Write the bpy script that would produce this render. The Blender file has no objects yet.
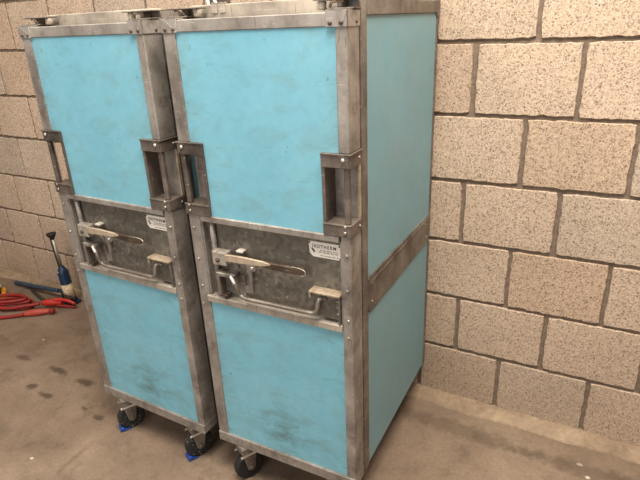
import bpy, bmesh, math, random
from mathutils import Vector, Matrix
random.seed(7)
C = bpy.context.scene.collection
PI = math.pi

# ---------------------------------------------------------------- materials
def lin(h):
    h = h.lstrip('#')
    out = []
    for i in (0, 2, 4):
        c = int(h[i:i+2], 16)/255
        out.append(c/12.92 if c <= .04045 else ((c+.055)/1.055)**2.4)
    return (*out, 1)

class NT:
    def __init__(s, name):
        s.m = bpy.data.materials.new(name); s.m.use_nodes = True
        s.t = s.m.node_tree; s.t.nodes.clear()
        s.out = s.n('ShaderNodeOutputMaterial'); s.b = s.n('ShaderNodeBsdfPrincipled')
        s.l(s.b.outputs[0], s.out.inputs[0])
    def n(s, k, **kw):
        o = s.t.nodes.new(k)
        for a, v in kw.items(): setattr(o, a, v)
        return o
    def l(s, a, b): s.t.links.new(a, b)
    def coord(s, world=False, scale=(1, 1, 1)):
        if world:
            g = s.n('ShaderNodeNewGeometry').outputs['Position']
        else:
            g = s.n('ShaderNodeTexCoord').outputs['Object']
        mp = s.n('ShaderNodeMapping'); mp.inputs['Scale'].default_value = scale
        s.l(g, mp.inputs[0]); return mp.outputs[0]
    def noise(s, co, scale, detail=4, rough=.55, dist=0):
        o = s.n('ShaderNodeTexNoise'); o.inputs['Scale'].default_value = scale
        o.inputs['Detail'].default_value = detail; o.inputs['Roughness'].default_value = rough
        o.inputs['Distortion'].default_value = dist
        s.l(co, o.inputs['Vector']); return o.outputs['Fac']
    def ramp(s, fac, stops, interp='LINEAR'):
        o = s.n('ShaderNodeValToRGB'); o.color_ramp.interpolation = interp
        e = o.color_ramp.elements
        while len(e) < len(stops): e.new(.5)
        for el, (p, c) in zip(e, stops):
            el.position = p; el.color = c if isinstance(c, tuple) else (c, c, c, 1)
        s.l(fac, o.inputs[0]); return o.outputs[0]
    def mix(s, fac, a, b, blend='MIX'):
        o = s.n('ShaderNodeMix', data_type='RGBA', blend_type=blend)
        for sock, v in ((o.inputs[0], fac), (o.inputs[6], a), (o.inputs[7], b)):
            if isinstance(v, (int, float)): sock.default_value = v
            elif isinstance(v, tuple): sock.default_value = v
            else: s.l(v, sock)
        return o.outputs[2]
    def math(s, op, a, b=None, clamp=False):
        o = s.n('ShaderNodeMath', operation=op, use_clamp=clamp)
        for i, v in enumerate((a, b)):
            if v is None: continue
            if isinstance(v, (int, float)): o.inputs[i].default_value = v
            else: s.l(v, o.inputs[i])
        return o.outputs[0]
    def bump(s, h, strength, dist=.002):
        o = s.n('ShaderNodeBump'); o.inputs['Strength'].default_value = strength
        o.inputs['Distance'].default_value = dist
        s.l(h, o.inputs['Height']); s.l(o.outputs[0], s.b.inputs['Normal'])
    def set(s, color=None, rough=None, metal=None, spec=None):
        for nm, v in (('Base Color', color), ('Roughness', rough), ('Metallic', metal), ('Specular IOR Level', spec)):
            if v is None: continue
            if isinstance(v, (int, float, tuple)): s.b.inputs[nm].default_value = v
            else: s.l(v, s.b.inputs[nm])

def flat(name, hexc, rough=.6, metal=0., var=.25, scale=30):
    t = NT(name); co = t.coord(); c = lin(hexc)
    n = t.noise(co, scale, 4)
    d = tuple(x*(1-var) for x in c[:3])+(1,); h = tuple(min(1, x*(1+var)) for x in c[:3])+(1,)
    t.set(t.ramp(n, [(.3, d), (.7, h)]), rough, metal)
    return t.m

def metal(name, dark, mid, light, metallic=.35, rough=.5, grain=(5, 5, 2.2)):
    t = NT(name); co = t.coord(); cs = t.coord(scale=grain)
    n1 = t.noise(co, 6, 6, .65); n2 = t.noise(cs, 6, 5, .7); n3 = t.noise(co, 55, 3, .6)
    base = t.ramp(n1, [(.33, lin(dark)), (.5, lin(mid)), (.68, lin(light))])
    streak = t.ramp(n2, [(.28, .78), (.5, 1.), (.78, 1.12)])
    c = t.mix(1., base, streak, 'MULTIPLY')
    spots = t.ramp(n3, [(.62, 0.), (.72, 1.)])
    c = t.mix(t.math('MULTIPLY', spots, .5), c, lin(light))
    rust = t.ramp(t.noise(co, 17, 6, .7), [(.54, 0.), (.70, .55)])
    c = t.mix(rust, c, lin('#4d3a2b'))
    scr = t.noise(t.coord(scale=(1, 1, .12)), 150, 3, .6); sc2 = t.noise(t.coord(scale=(.12, 1, 1)), 150, 3, .6)
    c = t.mix(t.ramp(scr, [(.60, 0.), (.70, .45)]), c, lin('#4a4139'))
    c = t.mix(t.ramp(sc2, [(.62, 0.), (.70, .4)]), c, lin('#cdc5ba'))
    t.set(c, t.ramp(n2, [(.3, rough+.14), (.7, rough-.1)]), metallic)
    t.bump(n3, .12, .001)
    return t.m

def blue_panel(name, grime=True, mul=1.0, patch=None):
    """painted plywood panel: sky blue with faint brown grime, scuffs and nicks"""
    t = NT(name); co = t.coord()
    big = t.noise(co, 3.2, 5, .6); fine = t.noise(co, 40, 4, .6)
    base = t.ramp(big, [(.3, lin('#73b0c1')), (.7, lin('#84becd'))])
    base = t.mix(.15, base, t.ramp(fine, [(.3, lin('#66a3b1')), (.7, lin('#93cdd8'))]))
    sep = t.n('ShaderNodeSeparateXYZ'); t.l(t.n('ShaderNodeTexCoord').outputs['Object'], sep.inputs[0])
    x, z = sep.outputs[0], sep.outputs[2]
    c = base
    if grime:
        sc = t.noise(t.coord(scale=(1, 1, 2.0)), 11, 6, .7, .4)
        edge = t.math('ABSOLUTE', t.math('SUBTRACT', x, .25))
        edge = t.math('MULTIPLY', t.math('POWER', t.math('MULTIPLY', edge, 4.7), 5.), .13, True)
        lowm = t.math('MULTIPLY', t.math('SUBTRACT', .7, z), .10, True)
        thr = t.math('ADD', t.math('ADD', sc, edge), lowm)
        soft = t.ramp(thr, [(.50, 0.), (.72, .30), (.85, .6)])
        c = t.mix(soft, c, lin('#74806f'))
        st = t.noise(t.coord(scale=(1, 1, 5)), 9, 7, .75, .2)
        c = t.mix(t.ramp(t.math('ADD', st, t.math('MULTIPLY', edge, .6)), [(.62, 0.), (.76, .6)]), c, lin('#62685a'))
        if patch:
            d = t.n('ShaderNodeVectorMath', operation='DISTANCE'); d.inputs[1].default_value = patch
            t.l(t.n('ShaderNodeTexCoord').outputs['Object'], d.inputs[0])
            pm = t.math('MULTIPLY', t.ramp(d.outputs['Value'], [(.015, .6), (.12, 0.)]), t.ramp(sc, [(.36, 0.), (.6, 1.)]))
            c = t.mix(pm, c, lin('#4f5f52'))
        sp = t.ramp(t.noise(co, 60, 2, .5), [(.72, 0.), (.76, .6)])
        c = t.mix(sp, c, lin('#4f7d86'))
    else:
        sc = t.noise(t.coord(scale=(1, 1, 1.)), 7, 6, .7, .4)
        c = t.mix(t.ramp(sc, [(.35, .22), (.75, .55)]), c, lin('#8f9a94'))  # side boards greyed and darkened: their shade and wall reflection put into the colour
    if mul != 1: c = t.mix(1., c, (mul, mul, mul, 1), 'MULTIPLY')
    t.set(c, .45, 0., .4)
    t.bump(t.mix(.5, fine, big), .06, .002)
    return t.m

M = {}
M['frame'] = metal('weathered_aluminium', '#665d54', '#958c82', '#b2aaa0', .30, .5)
M['shaded_metal'] = metal('weathered_aluminium_shaded', '#524940', '#776d62', '#958b80', .25, .55)  # frame aluminium again, darkened: shade on sides and castors painted into the colour
M['rail_light'] = metal('bright_weathered_aluminium', '#8d8478', '#b3a99c', '#c9c0b3', .25, .48)
M['latch_panel'] = None
t = NT('galvanised_sheet'); co = t.coord()
v = t.n('ShaderNodeTexVoronoi'); v.inputs['Scale'].default_value = 75; t.l(co, v.inputs['Vector'])
bw = t.n('ShaderNodeRGBToBW'); t.l(v.outputs['Color'], bw.inputs[0])
c = t.mix(.42, t.ramp(t.noise(co, 9, 6, .7), [(.3, lin('#5a554c')), (.6, lin('#7d776c')), (.8, lin('#958d80'))]), t.ramp(bw.outputs[0], [(.2, lin('#4f4b44')), (.8, lin('#8f887b'))]))
c = t.mix(t.ramp(t.noise(co, 60, 3), [(.66, 0.), (.74, .8)]), c, lin('#b8b0a2'))
t.set(c, .45, .4); M['latch_panel'] = t.m
M['blue'] = blue_panel('sky_blue_board'); M['blue_low'] = blue_panel('sky_blue_board_lower', patch=(.26, 0, .26)); M['blue_shaded'] = blue_panel('sky_blue_board_shaded', False, .93)
M['ledge'] = metal('pale_lit_metal', '#8a8074', '#a89c8d', '#c2b6a4', .2, .5)  # overhead light on the rails painted in as a paler tone; beige on pins
M['collar'] = metal('brown_stained_steel', '#4a4038', '#6c6056', '#8f8478', .35, .5)
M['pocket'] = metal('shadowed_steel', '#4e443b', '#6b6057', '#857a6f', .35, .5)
M['steel'] = metal('bare_steel', '#8b8277', '#aca396', '#cfc7ba', .55, .38)
M['bright'] = flat('bright_zinc', '#d8d0c2', .35, .3, .15)
M['brown_steel'] = metal('brown_worn_steel', '#3d2f26', '#5b4a3e', '#786757', .35, .45)
M['handle'] = metal('grey_steel_rod', '#5d554c', '#857b70', '#b0a699', .5, .38)
M['lever_pale'] = metal('pale_worn_lever', '#8d7c66', '#b5a289', '#cbb89e', .2, .5)
M['dark'] = flat('dark_gasket', '#1f1c19', .8)
M['plate'] = flat('cream_plate', '#f1e9db', .45, .0, .05, 60)
M['ink'] = flat('dark_print', '#3c342e', .6)
M['ink_soft'] = flat('faded_print', '#a3988a', .6)
M['black_rubber'] = flat('black_rubber', '#1a1816', .75, 0, .3, 80)
t = NT('tyre_tread'); co = t.coord()
t.set(t.ramp(t.noise(co, 120, 2), [(.5, lin('#1c1a19')), (.66, lin('#393633')), (.76, lin('#c9c4bb'))]), .8, 0.); M['tread'] = t.m
M['blue_plastic'] = flat('blue_plastic', '#1c3f86', .45, 0, .2)
M['jack_blue'] = flat('navy_blue_paint', '#15304a', .35, .1, .3, 40)
M['jack_black'] = flat('black_iron', '#2a2726', .5, .3, .3)
M['label_paper'] = None
t = NT('grubby_paper_label'); co = t.coord()
t.set(t.ramp(t.noise(co, 55, 3, .6), [(.36, lin('#3b3129')), (.44, lin('#c9b08c')), (.7, lin('#dcc6a4'))]), .6, 0.); M['label_paper'] = t.m
M['cable_red'] = flat('red_rubber', '#8f2017', .5, 0, .25, 25)
M['clamp_red'] = flat('red_plastic', '#bd2a1a', .4, 0, .15, 25)
M['clamp_orange'] = flat('worn_red_plastic', '#b84a36', .5, 0, .15, 25)
M['yellow'] = flat('yellow_plastic', '#f0a51c', .4, 0, .1)
M['black_plastic'] = flat('black_plastic', '#191717', .45, 0, .2)
M['white_plastic'] = flat('white_plastic', '#f4f0e6', .4, 0, .05)
M['bar_blue'] = flat('blue_grey_bar', '#344452', .5, .2, .3)
M['bar_dark'] = flat('dark_brown_bar', '#453f38', .55, .3, .3)
M['strap'] = flat('dark_strap', '#4a3a31', .6, 0, .2)

# concrete block: warm grey, open pitted aggregate
t = NT('split_concrete_block'); co = t.coord(True)
at = t.n('ShaderNodeAttribute'); at.attribute_name = 'tint'
g = t.noise(co, 185, 2, .6); g2 = t.noise(co, 75, 3, .6); big = t.noise(co, 2.2, 4, .6)
base = t.ramp(big, [(.3, lin('#bca48d')), (.7, lin('#ccb39b'))])
vo = t.n('ShaderNodeTexVoronoi'); vo.inputs['Scale'].default_value = 300; t.l(co, vo.inputs['Vector'])
gb = t.n('ShaderNodeRGBToBW'); t.l(vo.outputs['Color'], gb.inputs[0])
c = t.mix(1., base, t.ramp(gb.outputs[0], [(.16, .55), (.32, .86), (.5, 1.), (.72, 1.08), (.86, 1.24)]), 'MULTIPLY')
c = t.mix(1., c, t.ramp(g2, [(.28, .86), (.5, 1.), (.75, 1.08)]), 'MULTIPLY')
v2 = t.n('ShaderNodeTexVoronoi'); v2.inputs['Scale'].default_value = 125; t.l(co, v2.inputs['Vector'])
g3 = t.n('ShaderNodeRGBToBW'); t.l(v2.outputs['Color'], g3.inputs[0])
pit = t.math('MULTIPLY', t.ramp(g3.outputs[0], [(.22, 1.), (.28, 0.)]), t.ramp(v2.outputs['Distance'], [(.25, 1.), (.42, 0.)]))
c = t.mix(t.math('MULTIPLY', pit, .65), c, lin('#5e4a3a'))
# dirt rising from the floor
sep = t.n('ShaderNodeSeparateXYZ'); t.l(t.n('ShaderNodeNewGeometry').outputs['Position'], sep.inputs[0])
hz = t.math('ADD', sep.outputs[2], t.math('MULTIPLY', t.math('SUBTRACT', big, .5), .3))
c = t.mix(t.ramp(hz, [(.0, .28), (.5, 0.)]), c, lin('#8a7460'))
c = t.mix(1., c, at.outputs['Color'], 'MULTIPLY')
t.set(c, .92, 0., .2); t.bump(t.mix(.6, gb.outputs[0], g2), .35, .004); M['block'] = t.m
t = NT('grey_mortar'); co = t.coord(True)
t.set(t.ramp(t.noise(co, 70, 4), [(.3, lin('#6e5f52')), (.7, lin('#8b7967'))]), .95, 0., .15)
t.bump(t.noise(co, 140, 3), .5, .004); M['mortar'] = t.m
# floor concrete with damp stains where they lie
t = NT('stained_concrete_floor'); co = t.coord(True)
n1 = t.noise(co, 1.9, 7, .62, .4); n2 = t.noise(co, 8, 8, .72, .3); n3 = t.noise(co, 90, 3, .6)
c = t.ramp(n1, [(.28, lin('#6d5b4a')), (.5, lin('#86725f')), (.74, lin('#9c8772'))])
c = t.mix(1., c, t.ramp(n2, [(.25, .55), (.48, 1.), (.75, 1.18)]), 'MULTIPLY')
c = t.mix(1., c, t.ramp(n3, [(.25, .84), (.75, 1.12)]), 'MULTIPLY')
def spots(lst, col, amt):
    global c
    pos = t.n('ShaderNodeNewGeometry').outputs['Position']
    wob = t.noise(co, 26, 4, .6)
    for (x, y, rx, ry, ang, k) in lst:
        mp = t.n('ShaderNodeMapping', vector_type='TEXTURE')
        mp.inputs['Location'].default_value = (x, y, 0); mp.inputs['Rotation'].default_value = (0, 0, ang)
        mp.inputs['Scale'].default_value = (rx, ry, 1)
        t.l(pos, mp.inputs[0])
        ln = t.n('ShaderNodeVectorMath', operation='LENGTH'); t.l(mp.outputs[0], ln.inputs[0])
        d = t.math('ADD', ln.outputs['Value'], t.math('MULTIPLY', t.math('SUBTRACT', wob, .5), 1.6))
        c = t.mix(t.ramp(d, [(.45, amt*k), (1.15, 0.)]), c, lin(col))
spots([(-2.05, -.571, .055, .022, .0, .8), (-1.80, -.565, .07, .022, 0, 1), (-1.62, -.571, .065, .026, .1, 1),
       (-1.81, -.695, .035, .026, 0, 1), (-1.70, -.704, .05, .02, 0, 1), (-1.385, -.702, .035, .018, 0, 1),
       (-1.48, -.69, .02, .01, 0, .8), (-2.4, -.50, .25, .03, -.1, .5), (-1.29, -.90, .012, .10, .05, .35),
       (-.12, -.16, .34, .05, -.02, .55), (.33, -.17, .28, .045, 0, .55), (-.95, -.98, .5, .12, .1, .22)], '#4d3f32', .8)
spots([(-2.101, -.426, .008, .006, 0, 1), (-1.432, -.958, .01, .006, .3, 1), (.326, -.198, .009, .007, 0, 1),
       (.30, -.15, .012, .008, 0, .5), (-1.75, -.9, .006, .005, 0, .8)], '#d9cdbb', .9)
t.set(c, t.ramp(n2, [(.3, .62), (.7, .85)]), 0., .3); t.bump(t.mix(.5, n2, n3), .22, .004); M['floor'] = t.m
t = NT('mortar_fillet'); co = t.coord(True)
c = t.ramp(t.noise(co, 6, 6, .65), [(.3, lin('#87725c')), (.7, lin('#ad967c'))])
t.set(t.mix(1., c, t.ramp(t.noise(co, 60, 4), [(.3, .8), (.7, 1.12)]), 'MULTIPLY'), .9, 0., .2)
t.bump(t.noise(co, 30, 5), .4, .006); M['fillet'] = t.m

# ---------------------------------------------------------------- mesh helpers
def BM(): return bmesh.new()
def box(bm, x0, x1, y0, y1, z0, z1, bev=0.0015, seg=1):
    r = bmesh.ops.create_cube(bm, size=1)
    vs = r['verts']
    for v in vs:
        v.co = Vector((x0+(v.co.x+.5)*(x1-x0), y0+(v.co.y+.5)*(y1-y0), z0+(v.co.z+.5)*(z1-z0)))
    if bev:
        es = list({e for v in vs for e in v.link_edges})
        bmesh.ops.bevel(bm, geom=es, offset=bev, segments=seg, affect='EDGES', profile=.5)
def ring(bm, c, ax, r, n, up=None):
    ax = Vector(ax).normalized()
    u = ax.orthogonal().normalized() if up is None else (Vector(up)-ax*Vector(up).dot(ax)).normalized()
    w = ax.cross(u)
    return [bm.verts.new(Vector(c)+u*(r*math.cos(2*PI*i/n))+w*(r*math.sin(2*PI*i/n))) for i in range(n)]
def skin(bm, rings, caps=True, closed=False):
    n = len(rings[0])
    prs = list(zip(rings, rings[1:]))
    if closed: prs.append((rings[-1], rings[0]))
    for a, b in prs:
        for i in range(n):
            f = bm.faces.new((a[i], a[(i+1) % n], b[(i+1) % n], b[i])); f.smooth = True
    if caps and not closed:
        bm.faces.new(list(reversed(rings[0]))); bm.faces.new(rings[-1])
def cyl(bm, a, b, r, n=20, r2=None):
    a, b = Vector(a), Vector(b); ax = b-a; u = ax.orthogonal()
    skin(bm, [ring(bm, a, ax, r, n, u), ring(bm, b, ax, r if r2 is None else r2, n, u)])
def lathe(bm, prof, a=(0, 0, 0), ax=(0, 0, 1), n=32):
    a, ax = Vector(a), Vector(ax).normalized(); u = ax.orthogonal()
    skin(bm, [ring(bm, a+ax*h, ax, max(r, 1e-4), n, u) for r, h in prof])
def smooth_path(pts, sub=8):
    P = [Vector(p) for p in pts]; out = []
    for i in range(len(P)-1):
        p0, p1, p2, p3 = P[max(i-1, 0)], P[i], P[i+1], P[min(i+2, len(P)-1)]
        for k in range(sub):
            s = k/sub
            out.append(.5*((2*p1)+(p2-p0)*s+(2*p0-5*p1+4*p2-p3)*s*s+(3*p1-p0-3*p2+p3)*s**3))
    out.append(P[-1]); return out
def tube(bm, pts, r, n=12, sub=8):
    P = smooth_path(pts, sub) if sub else [Vector(p) for p in pts]
    rings = []; up = None
    for i, p in enumerate(P):
        d = (P[min(i+1, len(P)-1)]-P[max(i-1, 0)]).normalized()
        if up is None: up = d.orthogonal().normalized()
        up = (up-d*up.dot(d)).normalized()
        rr = r(i/(len(P)-1)) if callable(r) else r
        rings.append(ring(bm, p, d, rr, n, up))
    skin(bm, rings)
def prism(bm, poly, axis, a, b, bev=0):
    """extrude a 2-D polygon: axis 'y' -> poly in (x,z); 'x' -> (y,z); 'z' -> (x,y)"""
    def P(p, t):
        return {'y': (p[0], t, p[1]), 'x': (t, p[0], p[1]), 'z': (p[0], p[1], t)}[axis]
    A = [bm.verts.new(P(p, a)) for p in poly]; B = [bm.verts.new(P(p, b)) for p in poly]
    n = len(poly); fs = [bm.faces.new(A), bm.faces.new(list(reversed(B)))]
    for i in range(n): fs.append(bm.faces.new((A[(i+1) % n], A[i], B[i], B[(i+1) % n])))
    bmesh.ops.recalc_face_normals(bm, faces=fs)
    if bev:
        bmesh.ops.bevel(bm, geom=list({e for f in fs for e in f.edges}), offset=bev, segments=1, affect='EDGES')
def ball(bm, c, r, sx=1, sy=1, sz=1, n=12):
    m = Matrix.Translation(c) @ Matrix.Diagonal((r*sx, r*sy, r*sz, 1))
    res = bmesh.ops.create_uvsphere(bm, u_segments=n, v_segments=max(6, n//2), radius=1, matrix=m)
    for v in res['verts']:
        for f in v.link_faces: f.smooth = True
def obj(name, bm, mat, parent=None):
    me = bpy.data.meshes.new(name)
    bmesh.ops.recalc_face_normals(bm, faces=bm.faces)
    bm.to_mesh(me); bm.free()
    for m in (mat if isinstance(mat, (list, tuple)) else [mat]): me.materials.append(m)
    o = bpy.data.objects.new(name, me); C.objects.link(o)
    if parent: o.parent = parent
    return o
def thing(name, label, cat, loc=(0, 0, 0), rz=0, group=None):
    o = bpy.data.objects.new(name, None); C.objects.link(o); o.empty_display_size = .1
    o.location = loc; o.rotation_euler = (0, 0, rz); tag(o, label, cat, group); return o
def tag(o, label, cat, group=None):
    o['label'] = label; o['category'] = cat
    if group: o['group'] = group
    return o
def struct(name, bm, mat):
    o = obj(name, bm, mat); o['kind'] = 'structure'; return o

# ---------------------------------------------------------------- floor and wall
bm = BM()
bmesh.ops.create_grid(bm, x_segments=1, y_segments=1, size=1)
for v in bm.verts: v.co = Vector((-1.2+v.co.x*4.2, -1.9+v.co.y*2.2, 0))
struct('floor', bm, M['floor'])

COURSE, PITCH, TOPJ = .22, .3005, 1.331          # block course, block length, height of joint row 0
offs = {0: 0, 1: .4278, 2: -.0202, 3: .393, 4: -.0366, 5: .4229, 6: -.0401}
bm = BM(); tint = bm.loops.layers.color.new('tint')
J = .0065
def block(x0, x1, z0, z1, tv):
    step = .016; loop = []
    def edge(ax, ay, bx, by):
        n = max(2, int(math.hypot(bx-ax, by-ay)/step))
        for i in range(n):
            s = i/n; loop.append((ax+(bx-ax)*s, ay+(by-ay)*s))
    r = .003
    edge(x0+r, z0, x1-r, z0); edge(x1, z0+r, x1, z1-r); edge(x1-r, z1, x0+r, z1); edge(x0, z1-r, x0, z0+r)
    jit = [(p[0]+random.gauss(0, .0011), p[1]+random.gauss(0, .0011)) for p in loop]
    cx, cz = (x0+x1)/2, (z0+z1)/2
    F = [bm.verts.new((cx+(x-cx)*.987, .0, cz+(z-cz)*.982)) for x, z in jit]
    G = [bm.verts.new((x, .0035, z)) for x, z in jit]
    H = [bm.verts.new((x, .03, z)) for x, z in jit]
    n = len(jit); fs = [bm.faces.new(F)]
    for a, b in ((F, G), (G, H)):
        for i in range(n): fs.append(bm.faces.new((a[i], b[i], b[(i+1) % n], a[(i+1) % n])))
    for f in fs:
        for l in f.loops: l[tint] = (*tv, 1)
for cidx in range(-5, 7):
    z1 = TOPJ-(cidx-1)*COURSE; z0 = z1-COURSE
    if cidx == 6: z0 = .012
    off = offs.get(cidx, (.41 if cidx % 2 else 0))
    for k in range(-16, 6):
        x0 = (k+off)*PITCH; x1 = x0+PITCH
        b = random.uniform(.95, 1.05); w = random.uniform(-.02, .02)
        block(x0+J+random.uniform(-.001, .001), x1-J+random.uniform(-.001, .001), z0+J+random.uniform(-.001, .001), z1-J+random.uniform(-.001, .001), (b+w, b, b-w))
wall = struct('wall_back', bm, M['block'])
bm = BM(); box(bm, -4.9, 1.9, .008, .16, -.02, TOPJ+6*COURSE, 0)
mo = obj('mortar', bm, M['mortar'], wall)
# sloped mortar fillet along the foot of the wall
bm = BM(); prof = []
N = 140
for i in range(N+1):
    x = -4.8+6.6*i/N
    a = .066+.006*math.sin(i*.9)+random.uniform(-.004, .004); h = .020+random.uniform(-.002, .002)
    prof.append([bm.verts.new(p) for p in ((x, .012, -.004), (x, -a, -.004), (x, -a, .001), (x, -a*.86, .007), (x, -a*.4, .012), (x, -.004, h), (x, .012, h+.001))])
skin(bm, prof)
struct('trim_1', bm, M['fillet'])

# ---------------------------------------------------------------- insulated trolleys
W, D = .4892, .677
ZB, ZT, ZR = .1406, 1.4245, 1.452
DT = .063                     # door thickness
def rivets(name, pts, parent, r=.0042, mat='steel', ax='y'):
    for (x, y, z) in pts:
        bm = BM()
        if ax == 'y': ball(bm, (x, y, z), r, 1, .6, 1, 10)
        else: ball(bm, (x, y, z), r, .6, 1, 1, 10)
        obj(name, bm, M[mat], parent)

def make_trolley(label, loc, rz, group, brakes, body_rot):
    T = thing('insulated_trolley', label, 'trolley', loc, rz, group)
    # ---- body
    bm = BM()
    for x0, x1 in ((0, .03), (W-.03, W)):                       # front upright flanges
        box(bm, x0, x1, .070, .106, ZB, ZR-.001, .002)
    box(bm, 0, .02, D-.016, D, ZB, ZR-.002, .002); box(bm, W-.02, W, D-.016, D, ZB, ZR-.002, .002)
    box(bm, .001, .022, .106, D-.017, 1.416, ZR-.001, .002); box(bm, W-.022, W-.001+.003, .106, D-.004, 1.416, ZR-.001, .002)
    box(bm, .02, W-.02, D-.018, D-.001, ZB, ZR-.004, .002)
    box(bm, .02, W-.02, .10, D-.016, ZR-.018, ZR-.010, 0)         # roof sheet
    box(bm, .004, W-.004, .072, D-.004, ZB+.001, ZB+.024, .001)     # floor pan
    body = obj('body_frame', bm, M['shaded_metal'], T)
    bm = BM(); box(bm, .0305, W-.0305, .074, .106, ZT-.012, ZR+.003, .002)
    obj('top_rail', bm, M['ledge'], body)
    bm = BM()
    for x0, x1 in ((W-.004, W+.004),): box(bm, x0, x1, D-.022, D+.003, ZR-.045, ZR+.002, .002)
    obj('corner_cap', bm, M['shaded_metal'], body)
    for x0, x1 in ((.003, .02), (W-.02, W-.0025)):
        bm = BM(); box(bm, x0, x1, .1055, D-.0155, ZB+.003, 1.4165, .001)
        obj('side_panel', bm, M['blue_shaded'], T)
    bm = BM(); box(bm, .03, W-.03, .066, .0745, ZB+.01, ZT-.01, 0)
    obj('door_gasket', bm, M['dark'], T)
    # side bumper rails (chamfered front end)
    for s, x0, x1 in ((0, -.001, .004), (1, W-.004, W+.0015)):
        bm = BM()
        prism(bm, [(.1015, .776), (.108, .782), (D-.022, .772), (D-.022, .672), (.116, .672), (.1015, .69)], 'x', x0, x1, .0008)
        box(bm, x0-(.0015 if not s else 0), x1+(.0015 if s else 0), .112, D-.024, .758, .764, .0005)
        sr = obj('side_rail', bm, M['shaded_metal'], T)
        xs = W+.0015 if s else -.001
        rivets('rivet', [(xs, .128, .755), (xs, .128, .70), (xs, D-.06, .748), (xs, D-.05, .70)], sr, .004, 'steel', 'x')
    # ---- door
    bm = BM()
    zc0, zc1 = .935, 1.133
    box(bm, .079, .420, .026, DT, ZB+.004, ZT-.004, 0)              # insulated core
    box(bm, 0, .0805, .0545, DT, .95, 1.12, .001); box(bm, .4185, W, .0545, DT, .95, 1.12, .001)   # pocket backs
    for x0, x1, xi in ((0, .0375, .079), (.4615, W, .420)):
        box(bm, x0, x1, 0, DT, ZB+.02, zc0, .003, 2)
        box(bm, x0, x1, 0, DT, zc1, ZT, .003, 2)
    box(bm, .0375, .08, .0267, DT, ZB+.02, zc0-.001, 0); box(bm, .4195, .4615, .0267, DT, ZB+.02, zc0-.001, 0)
    box(bm, .0375, .08, .0267, DT, zc1+.001, ZT-.01, 0); box(bm, .4195, .4615, .0267, DT, zc1+.001, ZT-.01, 0)
    box(bm, .037, .462, .0005, DT, 1.3965, ZT, .002)                # top rail
    door = obj('door', bm, M['frame'], T)
    bm = BM()
    box(bm, -.001, W+.0006, -.0035, DT, ZB, .1765, .002)
    obj('bottom_rail', bm, M['frame'], door)
    bm = BM(); box(bm, .04, .458, -.002, .02, .9165, .9345, .002)
    box(bm, .20, .2015, -.0022, .0, .917, .934, 0)
    obj('upper_rail', bm, M['frame'], door)
    bm = BM(); box(bm, .030, .461, -.005, .024, .668, .689, .0025)
    obj('lower_rail', bm, M['ledge'], door)
    bm = BM(); box(bm, .036, .463, .020, .0268, .688, .918, 0)
    obj('latch_panel', bm, M['latch_panel'], door)
    bm = BM(); prism(bm, [(.0375, 1.397), (.4615, 1.397), (.4615, zc1-.002), (.4195, zc1-.002), (.4195, .9335), (.0795, .9335), (.0795, zc1-.002), (.0375, zc1-.002)], 'y', .0035, .0265)
    obj('upper_panel', bm, M['blue'], door)
    bm = BM(); box(bm, .0335, .4615, .0035, .0265, .176, .670, 0)
    obj('lower_panel', bm, M['blue_low'], door)
    # top corner brackets folded round the corner
    for s in (0, 1):
        bm = BM()
        X = (lambda x: x) if s == 0 else (lambda x: W-x)
        a, b = sorted((X(-.0025), X(.0475)))
        box(bm, a, b, -.003, .001, 1.3955, ZT+.004, .001)
        a, b = sorted((X(-.0025), X(.001)))
        box(bm, a, b, -.003, DT-.001, 1.3955, ZT+.004, .001)
        a, b = sorted((X(-.0025), X(.0475)))
        box(bm, a, b, -.003, DT-.002, ZT+.001, ZT+.004, .001)
        prism(bm, [(X(-.002), ZT+.003), (X(.012), ZT+.003), (X(.046), 1.3965), (X(.038), 1.3965)] if s == 0 else [(X(-.002), ZT+.003), (X(.004), ZT+.003), (X(.018), 1.3965), (X(.010), 1.3965)], 'y', -.0042, -.0025)
        cb = obj('corner_bracket', bm, M['frame'], door)
        rivets('rivet', [(X(.012), -.0045, 1.404), (X(.037), -.0045, 1.404)], cb, .0048, 'brown_steel')
        rivets('rivet', [(X(-.0035), .042, 1.405)], cb, .0042, 'brown_steel', 'x')
    # carrying pockets cut into the two door corners
    for s in (0, 1):
        pw = .0795 if s == 0 else .0712
        X = (lambda x: x) if s == 0 else (lambda x: W-x)
        for z0, z1, low in ((1.1005, 1.1335, 0), (.934, .9655, 1)):
            bm = BM()
            a, b = sorted((X(-.003), X(pw)))
            box(bm, a, b, -.0045, .064, z0, z1, .0015)
            if not low:   # turned-out lip along the top edge
                box(bm, a, b, -.0075, -.003, z1-.003, z1, .0008)
                a2, b2 = sorted((X(-.006), X(-.001))); box(bm, a2, b2, -.0075, .066, z1-.003, z1, .0008)
                prism(bm, [(X(.028), z1-.002), (X(0), z1-.002), (X(.0), z0+.001)], 'y', -.0062, -.004)
            else:
                box(bm, a, b, -.006, -.003, z1-.0035, z1, .0006)
            cg = obj('grip_collar', bm, M['collar'], door)
            if low: rivets('rivet', [(X(.012), -.0055, z1-.004), (X(.013), -.0055, z0+.012)], cg, .0042, 'steel')
            else: rivets('rivet', [(X(.014), -.0065, z1-.013)], cg, .0046, 'bright')
            rivets('rivet', [(X(-.004), .045, (z0+z1)/2)], cg, .004, 'steel', 'x')
        bm = BM()
        a, b = sorted((X(.001), X(.0165))); box(bm, a, b, 0, .013, .965, 1.101, .004, 2)
        obj('grip_bar', bm, M['collar'], door)
        bm = BM()
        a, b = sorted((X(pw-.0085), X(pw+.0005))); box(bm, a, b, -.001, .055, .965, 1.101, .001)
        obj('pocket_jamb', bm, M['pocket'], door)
        if s:
            bm = BM(); box(bm, W-.0045, W+.0005, .0525, .0635, .9665, 1.0995, .0008); obj('pocket_edge', bm, M['lever_pale'], door)
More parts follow.
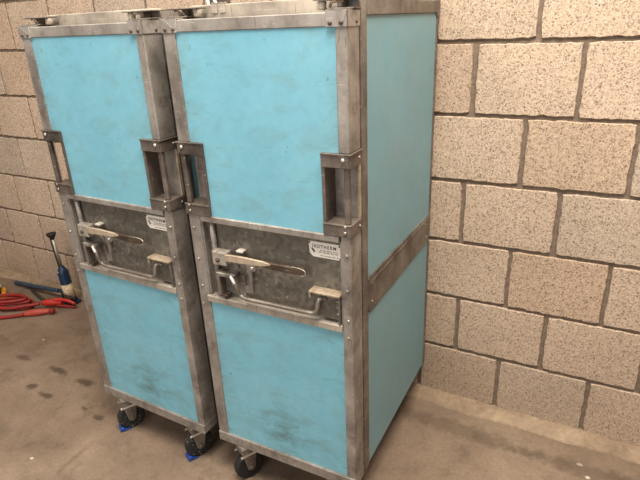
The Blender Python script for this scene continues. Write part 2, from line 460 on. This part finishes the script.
    # locking rod and rivets down the stiles
    rivets('rivet', [(.013, -.001, .895), (.015, -.001, .80), (.016, -.001, .715), (.010, -.001, .655), (W-.012, -.001, .885), (W-.012, -.001, .79), (W-.011, -.001, .705), (W-.012, -.001, .655)], door)
    for xa, xb, ya in ((.036, .042, .004), (.4585, .463, .002)):
        bm = BM(); box(bm, xa, xb, ya, .022, .69, .917, .001); obj('panel_edge', bm, M['frame'], door)
    bm = BM(); cyl(bm, (.069, .011, .689), (.069, .011, .917), .0075, 16)
    obj('locking_rod', bm, M['frame'], door)
    # locking lever
    bm = BM()
    box(bm, .073, .118, -.010, .020, .797, .836, .003, 2)
    box(bm, .073, .090, -.0115, .015, .797, .838, .003, 2)
    lv = obj('lever_bracket', bm, M['rail_light'], T)
    bm = BM(); cyl(bm, (.092, -.015, .814), (.092, -.009, .814), .0062, 8); ball(bm, (.092, -.015, .814), .0045, 1, .5, 1)
    obj('bolt', bm, M['brown_steel'], lv)
    bm = BM()
    prism(bm, [(.116, .832), (.135, .834), (.175, .835), (.235, .833), (.262, .830), (.262, .825), (.235, .819), (.19, .816), (.15, .814), (.116, .813)], 'y', -.011, -.004, .0012)
    lever = obj('locking_lever', bm, M['lever_pale'], T)
    bm = BM()
    prism(bm, [(.225, .832), (.262, .832), (.31, .832), (.352, .831), (.362, .827), (.364, .822), (.36, .817), (.35, .813), (.30, .812), (.255, .813), (.225, .817)], 'y', -.009, .001, .002)
    gr = obj('grip', bm, M['brown_steel'], lever)
    bm = BM(); tube(bm, [(.325, -.008, .833), (.347, -.009, .833), (.362, -.009, .829), (.365, -.009, .822), (.361, -.009, .815), (.35, -.008, .8115)], .0014, 8)
    obj('grip_edge', bm, M['steel'], gr)
    bm = BM(); box(bm, .149, .171, -.002, .019, .8415, .8475, .002, 2)
    obj('lever_stop', bm, M['bright'], T)
    # keeper plate under the lever
    bm = BM()
    prism(bm, [(.142, .795), (.146, .806), (.16, .81), (.195, .808), (.199, .79), (.186, .782), (.184, .718), (.160, .714), (.160, .735), (.172, .742), (.174, .775), (.160, .79), (.152, .786)], 'y', .010, .0205, .001)
    tube(bm, [(.145, .012, .79), (.147, .004, .803), (.156, .001, .809), (.165, .004, .800), (.163, .012, .782)], .004, 8)
    kp = obj('keeper', bm, M['frame'], T)
    rivets('rivet', [(.189, .008, .797)], kp, .005, 'bright')
    # left handle bracket: U of flat bar
    bm = BM()
    box(bm, .0775, .140, -.010, .020, .762, .774, .002)
    box(bm, .0775, .088, -.010, .020, .702, .770, .002)
    box(bm, .088, .156, .0165, .0205, .700, .765, .0005)
    hb = obj('handle_bracket', bm, M['frame'], T)
    rivets('rivet', [(.112, .014, .728)], hb, .0048, 'steel')
    bm = BM(); box(bm, .088, .107, -.008, .018, .698, .704, .001); obj('bracket_foot', bm, M['brown_steel'], hb)
    # right handle bracket: shelf, plate and edge strip
    bm = BM()
    box(bm, .372, .459, -.012, .020, .770, .7775, .002)
    box(bm, .372, .378, -.012, .002, .757, .775, .002)
    hb = obj('handle_bracket', bm, M['lever_pale'], T)
    bm = BM(); box(bm, .395, .452, .004, .020, .698, .771, .001)
    box(bm, .452, .4575, -.006, .020, .690, .772, .001)
    pl = obj('bracket_plate', bm, M['latch_panel'], hb)
    rivets('rivet', [(.446, .003, .752), (.447, .003, .735), (.447, .003, .716)], pl, .0032, 'steel')
    # bail handle
    bm = BM()
    tube(bm, [(.118, .002, .768), (.130, -.009, .766), (.142, -.014, .757), (.1495, -.016, .742), (.152, -.014, .726), (.158, -.012, .716), (.172, -.012, .7105), (.19, -.012, .710), (.28, -.012, .711), (.365, -.012, .712), (.386, -.012, .715), (.394, -.011, .724), (.397, -.010, .74), (.400, -.007, .753), (.408, .001, .757), (.416, .004, .752)], .0058, 12, 6)
    hd = obj('carry_handle', bm, M['handle'], T)
    bm = BM(); tube(bm, [(.129, -.0115, .7695), (.139, -.0165, .7625), (.146, -.018, .753)], .0042, 8, 4)
    obj('bend_highlight', bm, M['bright'], hd)  # pale tube along the bend, a highlight modelled onto the handle
    # nameplate
    bm = BM()
    prism(bm, [(.364, .902), (.4535, .902), (.4535, .861), (.376, .861), (.366, .870)], 'y', .0178, .0202)
    plate = obj('nameplate', bm, M['plate'], T)
    cu = bpy.data.curves.new('lettering', 'FONT'); cu.body = 'ISOTHERM'; cu.size = .0122; cu.extrude = .0003; cu.space_character = 1.32; cu.offset = .00012
    tmp = bpy.data.objects.new('tmp_text', cu); C.objects.link(tmp)
    me = bpy.data.meshes.new_from_object(tmp.evaluated_get(bpy.context.evaluated_depsgraph_get()))
    bpy.data.objects.remove(tmp)
    me.materials.append(M['ink'])
    wd = max(v.co.x for v in me.vertices)
    tx = bpy.data.objects.new('lettering', me); C.objects.link(tx); tx.parent = plate
    tx.location = (.3745, .0174, .8868); tx.rotation_euler = (PI/2, 0, 0); tx.scale = (.066/wd, 1, 1)
    bm = BM()
    rr = random.Random(3)
    for z, x0, x1 in ((.8805, .396, .444), (.8755, .391, .446), (.8665, .396, .446)):
        x = x0
        while x < x1:
            w = rr.uniform(.004, .011); box(bm, x, min(x+w, x1), .0172, .0179, z-.0011, z+.0011, 0); x += w+rr.uniform(.0015, .004)
    obj('small_print', bm, M['ink_soft'], plate)
    bm = BM(); prism(bm, [(.371, .8835), (.3745, .885), (.3815, .8765), (.381, .873), (.377, .874)], 'y', .0172, .0179)
    obj('arrow_mark', bm, M['ink'], plate)
    rivets('rivet', [(.367, .017, .899), (.450, .017, .8985), (.451, .017, .8645)], plate, .0026, 'ink')
    # top hinge / stacking brackets at both front corners
    for s in (0, 1):
        X = (lambda x: x) if s == 0 else (lambda x: W-x)
        bm = BM()
        def bx(x0, x1, *r):
            a, b = sorted((X(x0), X(x1))); box(bm, a, b, *r)
        bx(-.012, .088, .022, .068, ZR-.005, ZR-.002, .001)             # thin plate
        bx(.004, .045, .0665, .0735, ZT+.004, ZR-.003, .001)               # hinge leaf
        bx(-.004, .058, .026, .068, ZT+.0045, ZT+.008, .001)               # lower plate
        bx(.026, .038, .034, .06, ZT+.008, ZR-.004, .002)                  # upright
        tb = obj('top_bracket', bm, M['collar'], T)
        bm = BM()
        a = X(.078)
        lathe(bm, [(.006, 0), (.010, .002), (.010, .016), (.007, .018)], (a, .045, ZT+.0045)); obj('stacking_pin', bm, M['ledge'], tb)
        bm = BM()
        tube(bm, [(X(.052), .030, ZT+.0105), (X(.045), .024, ZT+.018), (X(.036), .026, ZR-.008), (X(.020), .032, ZR-.007)], .003, 8)
        obj('hook', bm, M['brown_steel'], tb)
    # castors
    for (x, y, ang, brake) in ((.088, .022, -.5, brakes[0]), (.418, .030, -.45, brakes[1]), (.06, .60, .3, 0), (.405, .60, .2, 0)):
        ca, sa = math.cos(ang), math.sin(ang)
        def L(lx, ly, z): return (x+lx*ca-ly*sa, y+lx*sa+ly*ca, z)
        def rbox(bm, x0, x1, y0, y1, z0, z1, bev=.001):
            n0 = set(bm.verts); box(bm, x0, x1, y0, y1, z0, z1, bev)
            for v in bm.verts:
                if v not in n0: v.co = Vector(L(v.co.x, v.co.y, v.co.z))
        R, hw = .05, .014
        bm = BM()
        rbox(bm, -.034, .030, -.030, .040, .132, .1405)
        rbox(bm, -.028, .028, -.028, .028, .114, .1325)
        for sx in (-1, 1):
            n0 = set(bm.verts)
            xa, xb = sorted((sx*.0175, sx*.021))
            prism(bm, [(-.026, .118), (.026, .118), (.014, .042), (.0, .036), (-.012, .042)], 'x', xa, xb, .0008)
            for v in bm.verts:
                if v not in n0: v.co = Vector(L(v.co.x, v.co.y, v.co.z))
        cyl(bm, L(-.027, 0, R), L(.027, 0, R), .006, 10)
        ct = obj('castor', bm, M['shaded_metal'], T)
        bm = BM()
        axv = Vector((ca, sa, 0))
        lathe(bm, [(.034, 0), (.045, 0), (.0485, .003), (R, .009), (R, .019), (.0485, .025), (.045, .028), (.034, .028)], Vector(L(-hw, 0, R)), axv, 36)
        wh = obj('wheel', bm, M['tread'] if brake else M['black_rubber'], ct)
        bm = BM(); lathe(bm, [(.012, -.001), (.0345, .004), (.0345, .024), (.012, .029)], Vector(L(-hw, 0, R)), axv, 28)
        obj('hub', bm, M['black_rubber'], ct)
        for xa, xb in ((-.0245, -.0222), (.0222, .0245)):
            bm = BM(); rbox(bm, xa, xb, -.034, .034, .102, .111); obj('fork_lip', bm, M['bright'], ct)
        if brake:
            bm = BM()
            prism(bm, [(-.050, .003), (-.044, .001), (-.012, .001), (-.012, .004), (-.030, .010), (-.036, .018), (-.046, .019), (-.050, .011)], 'x', -.018, .018, .002)
            for v in bm.verts: v.co = Vector(L(v.co.x, v.co.y, v.co.z))
            obj('brake_pedal', bm, M['blue_plastic'], ct)
    return T

GRP = 'pale blue insulated trolleys by the block wall'
make_trolley('blue insulated trolley on the right, its blue side wall in full view',
             (-.76598, -.69580, 0), .01891, None, (0, 0), 0)
make_trolley('blue insulated trolley on the left, nearer the red cable, with blue castor brakes',
             (-1.31331, -.69287, 0), -.01843, None, (1, 1), 0)

# dark buckle with pale stripes lying on the roof of the right trolley
T = thing('strap_buckle', 'small dark buckle with white stripes on top of the right trolley', 'buckle', (-.650, -.6075, ZR+.0032), .019)
bm = BM(); prism(bm, [(-.030, .0), (-.030, .006), (-.022, .046), (.012, .048), (.026, .006), (.026, .0)], 'y', -.006, .006, .001); obj('strap_fold', bm, M['strap'], T)
for q in ([(-.034, .0), (-.027, .0), (-.029, .046), (-.036, .046)], [(-.012, .002), (-.005, .002), (-.024, .047), (-.031, .047)]):
    bm = BM(); prism(bm, q, 'y', -.009, -.0062); obj('stripe', bm, M['white_plastic'], T)
for xa in (-.018, .006):
    bm = BM(); box(bm, xa, xa+.016, -.0155, -.0125, -.020, .004, .001); box(bm, xa, xa+.016, -.0155, -.004, .0, .004, .001); obj('clip_leg', bm, M['ledge'], T)

# ---------------------------------------------------------------- things on the floor at the left
T = thing('bottle_jack', 'slim navy blue hydraulic jack standing by the wall with its ram raised', 'jack', (-2.297, -.102, 0), 0)
bm = BM(); prism(bm, [(-.05, -.030), (.04, -.030), (.044, -.026), (.044, .026), (.04, .030), (-.05, .030), (-.054, .026), (-.054, -.026)], 'z', .0, .016, .002); obj('base', bm, M['jack_blue'], T)
tilt = Vector((-.035, 0, .39)).normalized()
bm = BM(); lathe(bm, [(.030, .012), (.030, .03), (.029, .034), (.029, .182), (.027, .194), (.021, .208), (.015, .214), (.015, .222), (.011, .224)], (0, 0, 0), tilt, 28); cy = obj('cylinder', bm, M['jack_blue'], T)
bm = BM(); lathe(bm, [(.0292, .035), (.0296, .035), (.0296, .118), (.0292, .118)], (0, 0, 0), tilt, 28); obj('paper_label', bm, M['label_paper'], cy)
bm = BM(); lathe(bm, [(.0085, .215), (.0085, .392)], (.0, 0, 0), tilt, 16); rm = obj('ram', bm, M['steel'], T)
bm = BM(); box(bm, -.003, .006, -.0115, .0, 0, .165, .001)
for v in bm.verts: v.co = v.co+Vector((-.0085, .001, 0)) + tilt*.22 + Vector((tilt.x/tilt.z*v.co.z, 0, 0))
obj('ram_thread', bm, M['jack_black'], rm)
bm = BM(); lathe(bm, [(.011, .382), (.012, .388), (.024, .406), (.026, .416), (.021, .416), (.016, .408)], (0, 0, 0), tilt, 20); obj('saddle', bm, M['jack_black'], T)
bm = BM(); cyl(bm, (-.052, -.002, .012), (-.056, -.002, .075), .014, 16); obj('pump', bm, M['jack_blue'], T)
bm = BM(); tube(bm, [(-.06, -.016, .066), (-.01, -.036, .066), (.03, -.030, .058), (.06, -.015, .040)], .004, 8); obj('release_arm', bm, M['jack_black'], T)
bm = BM(); ball(bm, (tilt.x/tilt.z*.195-.002, -.026, .195), .004); obj('filler_screw', bm, M['bright'], cy)

bm = BM(); tube(bm, [(-2.81, -.092, .014), (-2.72, -.100, .028), (-2.60, -.104, .037), (-2.385, -.108, .058)], .0125, 12); ball(bm, (-2.81, -.092, .0145), .0135)
tag(obj('pump_handle', bm, M['bar_blue']), 'blue-grey metal rod lying on the floor pointing left from the jack', 'rod')
bm = BM(); tube(bm, [(-2.71, -.078, .0105), (-2.60, -.122, .0105), (-2.45, -.166, .0105)], .0095, 12)
tag(obj('steel_bar', bm, M['bar_dark']), 'dark brown metal bar on the floor crossing under the blue-grey rod', 'bar')

# red jumper cable with two clamps
T = thing('jumper_cable', 'tangled red jumper cable with red clamps on the floor beside the jack', 'cable', (-2.5, -.28, 0))
def P(x, y, z=.009): return (x+2.5, y+.28, z)
def lead(pts):
    bm = BM(); tube(bm, [P(*p) for p in pts], .0095, 10, 10); obj('lead', bm, M['cable_red'], T)
lead([(-2.70, -.40, .0095), (-2.735, -.35, .0095), (-2.69, -.285, .0095), (-2.62, -.222, .0095), (-2.54, -.198, .0095), (-2.475, -.215, .0095), (-2.455, -.25, .0095), (-2.49, -.285, .0095), (-2.58, -.322, .0095), (-2.66, -.368, .0095), (-2.69, -.41, .0095)])
lead([(-2.71, -.36, .029), (-2.68, -.30, .029), (-2.60, -.235, .029), (-2.53, -.215, .029), (-2.49, -.228, .029), (-2.52, -.265, .029), (-2.585, -.315, .029), (-2.575, -.345, .029), (-2.52, -.325, .026), (-2.455, -.275, .03), (-2.40, -.222, .030)])
lead([(-2.66, -.43, .0095), (-2.60, -.415, .0095), (-2.52, -.402, .0095), (-2.46, -.368, .012), (-2.40, -.322, .016)])
lead([(-2.72, -.32, .048), (-2.66, -.268, .048), (-2.58, -.228, .048), (-2.52, -.225, .046), (-2.50, -.245, .046), (-2.55, -.295, .046), (-2.63, -.345, .046)])
def clamp(pts, mat, w):
    bm = BM()
    tube(bm, pts, lambda s: w*(.75+.35*math.sin(PI*min(1, s*1.2))), 12, 8)
    return obj('clamp', bm, mat, T)
cA = clamp([P(-2.395, -.212, .030), P(-2.345, -.182, .030), P(-2.295, -.160, .030)], M['clamp_red'], .018)
bm = BM(); tube(bm, [P(-2.335, -.180, .046), P(-2.29, -.160, .048), P(-2.245, -.148, .042), P(-2.215, -.142, .030)], lambda s: .0115*(1-.35*s), 10); obj('clamp_jaw', bm, M['clamp_red'], cA)
bm = BM(); tube(bm, [P(-2.32, -.178, .014), P(-2.27, -.160, .013), P(-2.215, -.145, .012)], lambda s: .010*(1-.4*s), 10); obj('clamp_jaw', bm, M['cable_red'], cA)
cB = clamp([P(-2.40, -.318, .016), P(-2.345, -.278, .020), P(-2.295, -.243, .020)], M['clamp_orange'], .0165)
bm = BM(); ball(bm, P(-2.285, -.236, .02), .0175, 1, 1, 1, 14); obj('clamp_boot', bm, M['cable_red'], cB)

# yellow and black tool at the left edge of view
T = thing('tool_case', 'yellow and black plastic tool standing on the floor at the far left edge', 'tool', (-2.792, -.300, 0), .99)
bm = BM(); prism(bm, [(-.09, .0), (.105, .0), (.112, .006), (.112, .03), (.10, .038), (-.09, .038)], 'y', -.05, .05, .004); obj('lower_shell', bm, M['yellow'], T)
bm = BM(); prism(bm, [(-.09, .037), (.092, .037), (.086, .10), (.07, .122), (-.09, .122)], 'y', -.046, .046, .004); obj('middle_shell', bm, M['black_plastic'], T)
bm = BM(); prism(bm, [(-.09, .121), (.068, .121), (.06, .155), (-.09, .165)], 'y', -.05, .05, .004); obj('upper_shell', bm, M['yellow'], T)
bm = BM(); lathe(bm, [(.011, 0), (.011, .008), (.007, .011)], (.086, -.02, .078), (1, 0, .1), 16); obj('knob', bm, M['white_plastic'], T)

# ---------------------------------------------------------------- camera, light
R3 = ((.8810680122487119, .4712878629287539, -.040086257597232416), (.148008012644301, -.3552066568270648, -.9229961317030664), (-.4492357799476663, .8072892797515572, -.3827156030435969))
cam = bpy.data.objects.new('camera', bpy.data.cameras.new('camera')); C.objects.link(cam)
r, d, f = (Vector(v) for v in R3)
m = Matrix((r, -d, -f)).transposed().to_4x4(); m.translation = (.21879541, -1.72784013, 1.4096554)
cam.matrix_world = m
cam.data.sensor_width = 36; cam.data.lens = 529.9193623*36/640; cam.data.clip_start = .02
bpy.context.scene.camera = cam

def area(name, loc, target, size, energy, col, sy=None):
    l = bpy.data.lights.new(name, 'AREA'); l.size = size; l.energy = energy; l.color = col
    if sy: l.shape = 'RECTANGLE'; l.size_y = sy
    o = bpy.data.objects.new(name, l); C.objects.link(o); o.location = loc
    o.rotation_euler = (Vector(target)-Vector(loc)).to_track_quat('-Z', 'Y').to_euler(); return o
area('ceiling_lamp', (.1, -1.05, 3.0), (-.2, -.7, 0), 1.6, 112, (1, .93, .84), .5)
area('ceiling_lamp', (-2.2, -1.7, 3.1), (-1.8, -.9, 0), 1.6, 42, (1, .93, .85), .6)
area('doorway_daylight', (-.4, -4.2, 1.7), (-.5, 0, 1.0), 2.6, 52, (.99, .98, 1), 2.0)
w = bpy.data.worlds.new('world'); bpy.context.scene.world = w; w.use_nodes = True
bg = w.node_tree.nodes['Background']; bg.inputs[0].default_value = (1, .95, .89, 1); bg.inputs[1].default_value = .22
vs = bpy.context.scene.view_settings
vs.view_transform = 'Standard'; vs.look = 'None'; vs.exposure = 0; vs.gamma = 1
